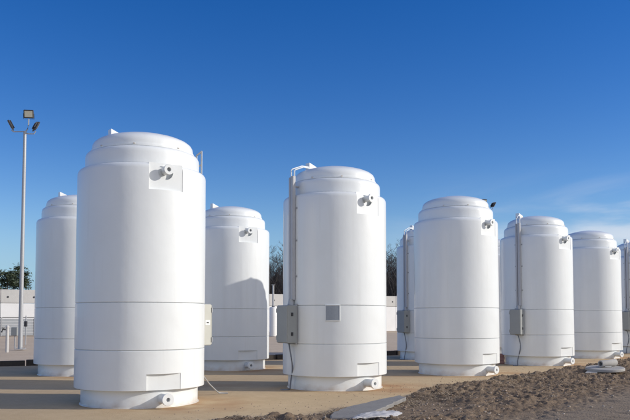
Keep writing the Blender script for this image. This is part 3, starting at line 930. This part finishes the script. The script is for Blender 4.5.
def crumpled():
    n, m = 44, 26
    u = np.linspace(-1, 1, n); v = np.linspace(-1, 1, m); U, V = np.meshgrid(u, v)
    rr = 1 + .16 * (fbm(np.arctan2(V, U) * 2 + 5, U * 0, 3, 7) - .45)
    X = .88 + .36 * U * rr + .10 * V; Y = 10.35 + .30 * V * rr + .18 * U
    Z = .10 + .045 * (1 - U**2) * (1 - .6 * V**2) + .05 * (fbm(U * 4, V * 3, 4, 90) - .45)
    inside = (np.abs(U)**3 + np.abs(V)**3) < 1.05
    o = grid_object('plastic_sheet', X, Y, Z, M['sheet'], None, inside)
    sol = o.modifiers.new('thickness', 'SOLIDIFY'); sol.thickness = .012
    tag(o, 'crumpled white plastic sheet lying on the grey slab at the bottom edge', 'plastic sheet')
crumpled()
# round lid with a short concrete pipe on it
lx, ly = at(603.5, 20.6); lz = max(soil_z(lx, ly), .05) + .05
lid = MB().lathe([(.0, 0), (.46, 0), (.475, .012), (.475, .06), (.46, .075), (.30, .082), (0, .085)], 40, (0, 0, 0)).build('concrete_disc', M['concpale'], None, 25, (lx, ly, lz))
lid.rotation_euler = (.05, -.04, .3)
MB().tube([(-.1, -.12, .084), (-.1, -.12, .11), (.1, -.12, .11), (.1, -.12, .084)], .01, 6).build('lifting_handle', M['steel'], lid, 40)
tag(lid, 'round pale concrete disc lying on the dirt bank at the right', 'concrete disc')
pa = Matrix.Rotation(R_(28), 3, 'Z') @ Matrix.Rotation(math.pi / 2, 3, 'Y')
pp = MB().lathe([(.055, -.27), (.084, -.27), (.088, -.26), (.088, .27), (.084, .28), (.055, .28), (.053, 0)], 28, (0, 0, 0), pa, closed=True).build('concrete_pipe', M['concpale'], None, 30, (lx + .08, ly + .02, lz + .180))
pp.rotation_euler = (0, -.05, 0)
tag(pp, 'short grey concrete pipe lying across the round concrete disc', 'pipe')
lx2, ly2 = at(590, 20.3); z2 = max(soil_z(lx2, ly2), .03)
o = rough_slab([(lx2 - .20, ly2 - .12), (lx2 + .10, ly2 - .16), (lx2 + .2, ly2 + .05), (lx2 - .05, ly2 + .14)], .06, M['concpale'], 'concrete_chunk', (.05, .1), z2 + .07, 8)
tag(o, 'flat pale broken concrete piece just left of the round concrete disc', 'concrete piece')

# ------------------------------------------------------------------ trees
def branchy(h, seed, levels=5, spread=.55):
    r = random.Random(seed); tr = MB(); br = MB()
    def grow(p, d, l, rad, lev):
        n = 4 if lev == 0 else 3
        pts = [p]; q = Vector(p); dd = Vector(d)
        for k in range(n):
            dd = (dd + Vector((r.gauss(0, .10), r.gauss(0, .10), r.gauss(.05, .05)))).normalized()
            q = q + dd * (l / n); pts.append(q.copy())
        (tr if lev == 0 else br).tube(pts, rad, 6 if lev == 0 else (4 if lev < 3 else 3), rad * .45)
        if lev >= levels: return
        kids = r.randint(5, 8) if lev == 0 else r.randint(3, 5)
        for k in range(kids):
            f = r.uniform(.35, 1.0) if lev == 0 else r.uniform(.25, 1)
            i = min(int(f * n), n - 1); pb = pts[i].lerp(pts[i + 1], f * n - i)
            a = r.uniform(0, 6.283); el = r.uniform(.35, 1.0)
            nd = (dd * el + Vector((math.cos(a), math.sin(a), r.uniform(.0, .5))) * spread).normalized()
            grow(pb, nd, l * r.uniform(.45, .65), max(rad * .45, .012), lev + 1)
    grow(Vector((0, 0, -.1)), Vector((0, 0, 1)), h * .62, h * .013, 0)
    return tr, br

def bare_tree(h, seed):
    root = empty('bare_tree'); tr, br = branchy(h, seed)
    tr.build('trunk', M['bark'], root, 60); br.build('branches', M['twig'], root)
    return root
bt = [bare_tree(9.5, 3), bare_tree(10.2, 8), bare_tree(8.8, 21)]
spots = []
for i in range(34):
    spots.append((-13 + .95 * i + random.uniform(-.5, .5), 100 + (i * 7 % 5) * 3.2 + random.uniform(-1, 1), i % 3, random.uniform(.92, 1.08)))
TGROUP = 'bare winter trees beyond the wall'
used = set()
for i, (x, y, p, s) in enumerate(spots):
    if p not in used: o = bt[p]; used.add(p)
    else: o = copy_tree(bt[p])
    o.location = (x, y * .9, 0); o.rotation_euler.z = i * 1.7; o.scale = (s, s, s)
    tag(o, 'leafless dark winter tree in the row beyond the boundary wall, showing between the tanks', 'tree', TGROUP)

def undergrowth():
    mb = MB()
    for i in range(52000):
        x = rng.uniform(-20, 26); y = rng.uniform(90, 103); l = rng.uniform(3.0, 9.5) * (.6 + .6 * vnoise(np.array([x * .5]), np.array([y * .5]), 3)[0])
        dx, dy = rng.normal(0, .34, 2) * l
        w = rng.uniform(.025, .07)
        a = rng.uniform(0, 3.14); c, s = math.cos(a) * w, math.sin(a) * w
        mb.add([(x - c, y - s, 0), (x + c, y + s, 0), (x + dx, y + dy, l)], [(0, 1, 2)])
    tag(mb.build('brushwood', M['twig']), 'dark leafless brushwood filling the gaps under the bare trees', 'brushwood', kind='stuff')
undergrowth()

def evergreen(h, seed, w=1.0):
    r = random.Random(seed); root = empty('evergreen_tree')
    t = MB(); t.tube([(0, 0, -.1), (.05, 0, h * .4), (-.05, .05, h * .75), (0, 0, h * .95)], h * .022, 7, .03)
    t.build('trunk', M['bark'], root, 60)
    c = MB(); limbs = MB()
    for k in range(34):
        f = r.uniform(.18, 1.0); z = h * f
        rad = h * .30 * w * (1 - .75 * max(0, f - .35) / .65) * r.uniform(.55, 1.15)
        a = r.uniform(0, 6.283)
        tip = Vector((math.cos(a) * rad, math.sin(a) * rad, z + r.uniform(-.3, .5)))
        limbs.tube([(0, 0, z - .4), tip * .55 + Vector((0, 0, z * .45 - .05)), tip], .035, 4, .01)
        for j in range(5):
            b = Vector((0, 0, z)).lerp(tip, r.uniform(.35, 1.0)); cs = r.uniform(.28, .62)
            for q in range(26):
                p = b + Vector((r.gauss(0, cs * .55), r.gauss(0, cs * .55), r.gauss(0, cs * .35)))
                u = Vector((r.gauss(0, 1), r.gauss(0, 1), r.gauss(0, .6))).normalized(); v = u.cross(Vector((r.gauss(0, 1), r.gauss(0, 1), r.gauss(0, 1)))).normalized()
                l, s = r.uniform(.10, .26), r.uniform(.03, .07)
                c.add([p - u * l, p + v * s, p + u * l, p - v * s], [(0, 1, 2, 3)])
    limbs.build('limbs', M['bark'], root); c.build('crown', M['leaf'], root)
    return root
ev = [evergreen(7.6, 5, 1.1), evergreen(6.6, 12, 1.25)]
EG = 'evergreen trees beyond the wall'
el = [(-37.6, 92, 0, .98, 'broad dark green tree above the wall, close to the right of the light pole'), (-34.6, 90, 1, 1.02, 'dark green tree above the wall beside the back row tank at the far left'),
      (-38.8, 88, 1, .86, 'lower rounded green tree directly behind the light pole, above the wall'), (-36.2, 98, 0, 1.0, 'tallest dark green treetop rising between the pole and the far left tank'),
      (-40.8, 90, 1, .90, 'green tree at the left edge of the picture, above the wall')]
used = set()
for i, (x, y, p, s, lb) in enumerate(el):
    if p not in used: o = ev[p]; used.add(p)
    else: o = copy_tree(ev[p])
    o.location = (x, y * .9, 0); o.rotation_euler.z = i * 2.1; o.scale = (s, s, s)
    tag(o, lb or 'dark green tree in the row behind the wall, outside the gap by the pole', 'tree', EG)
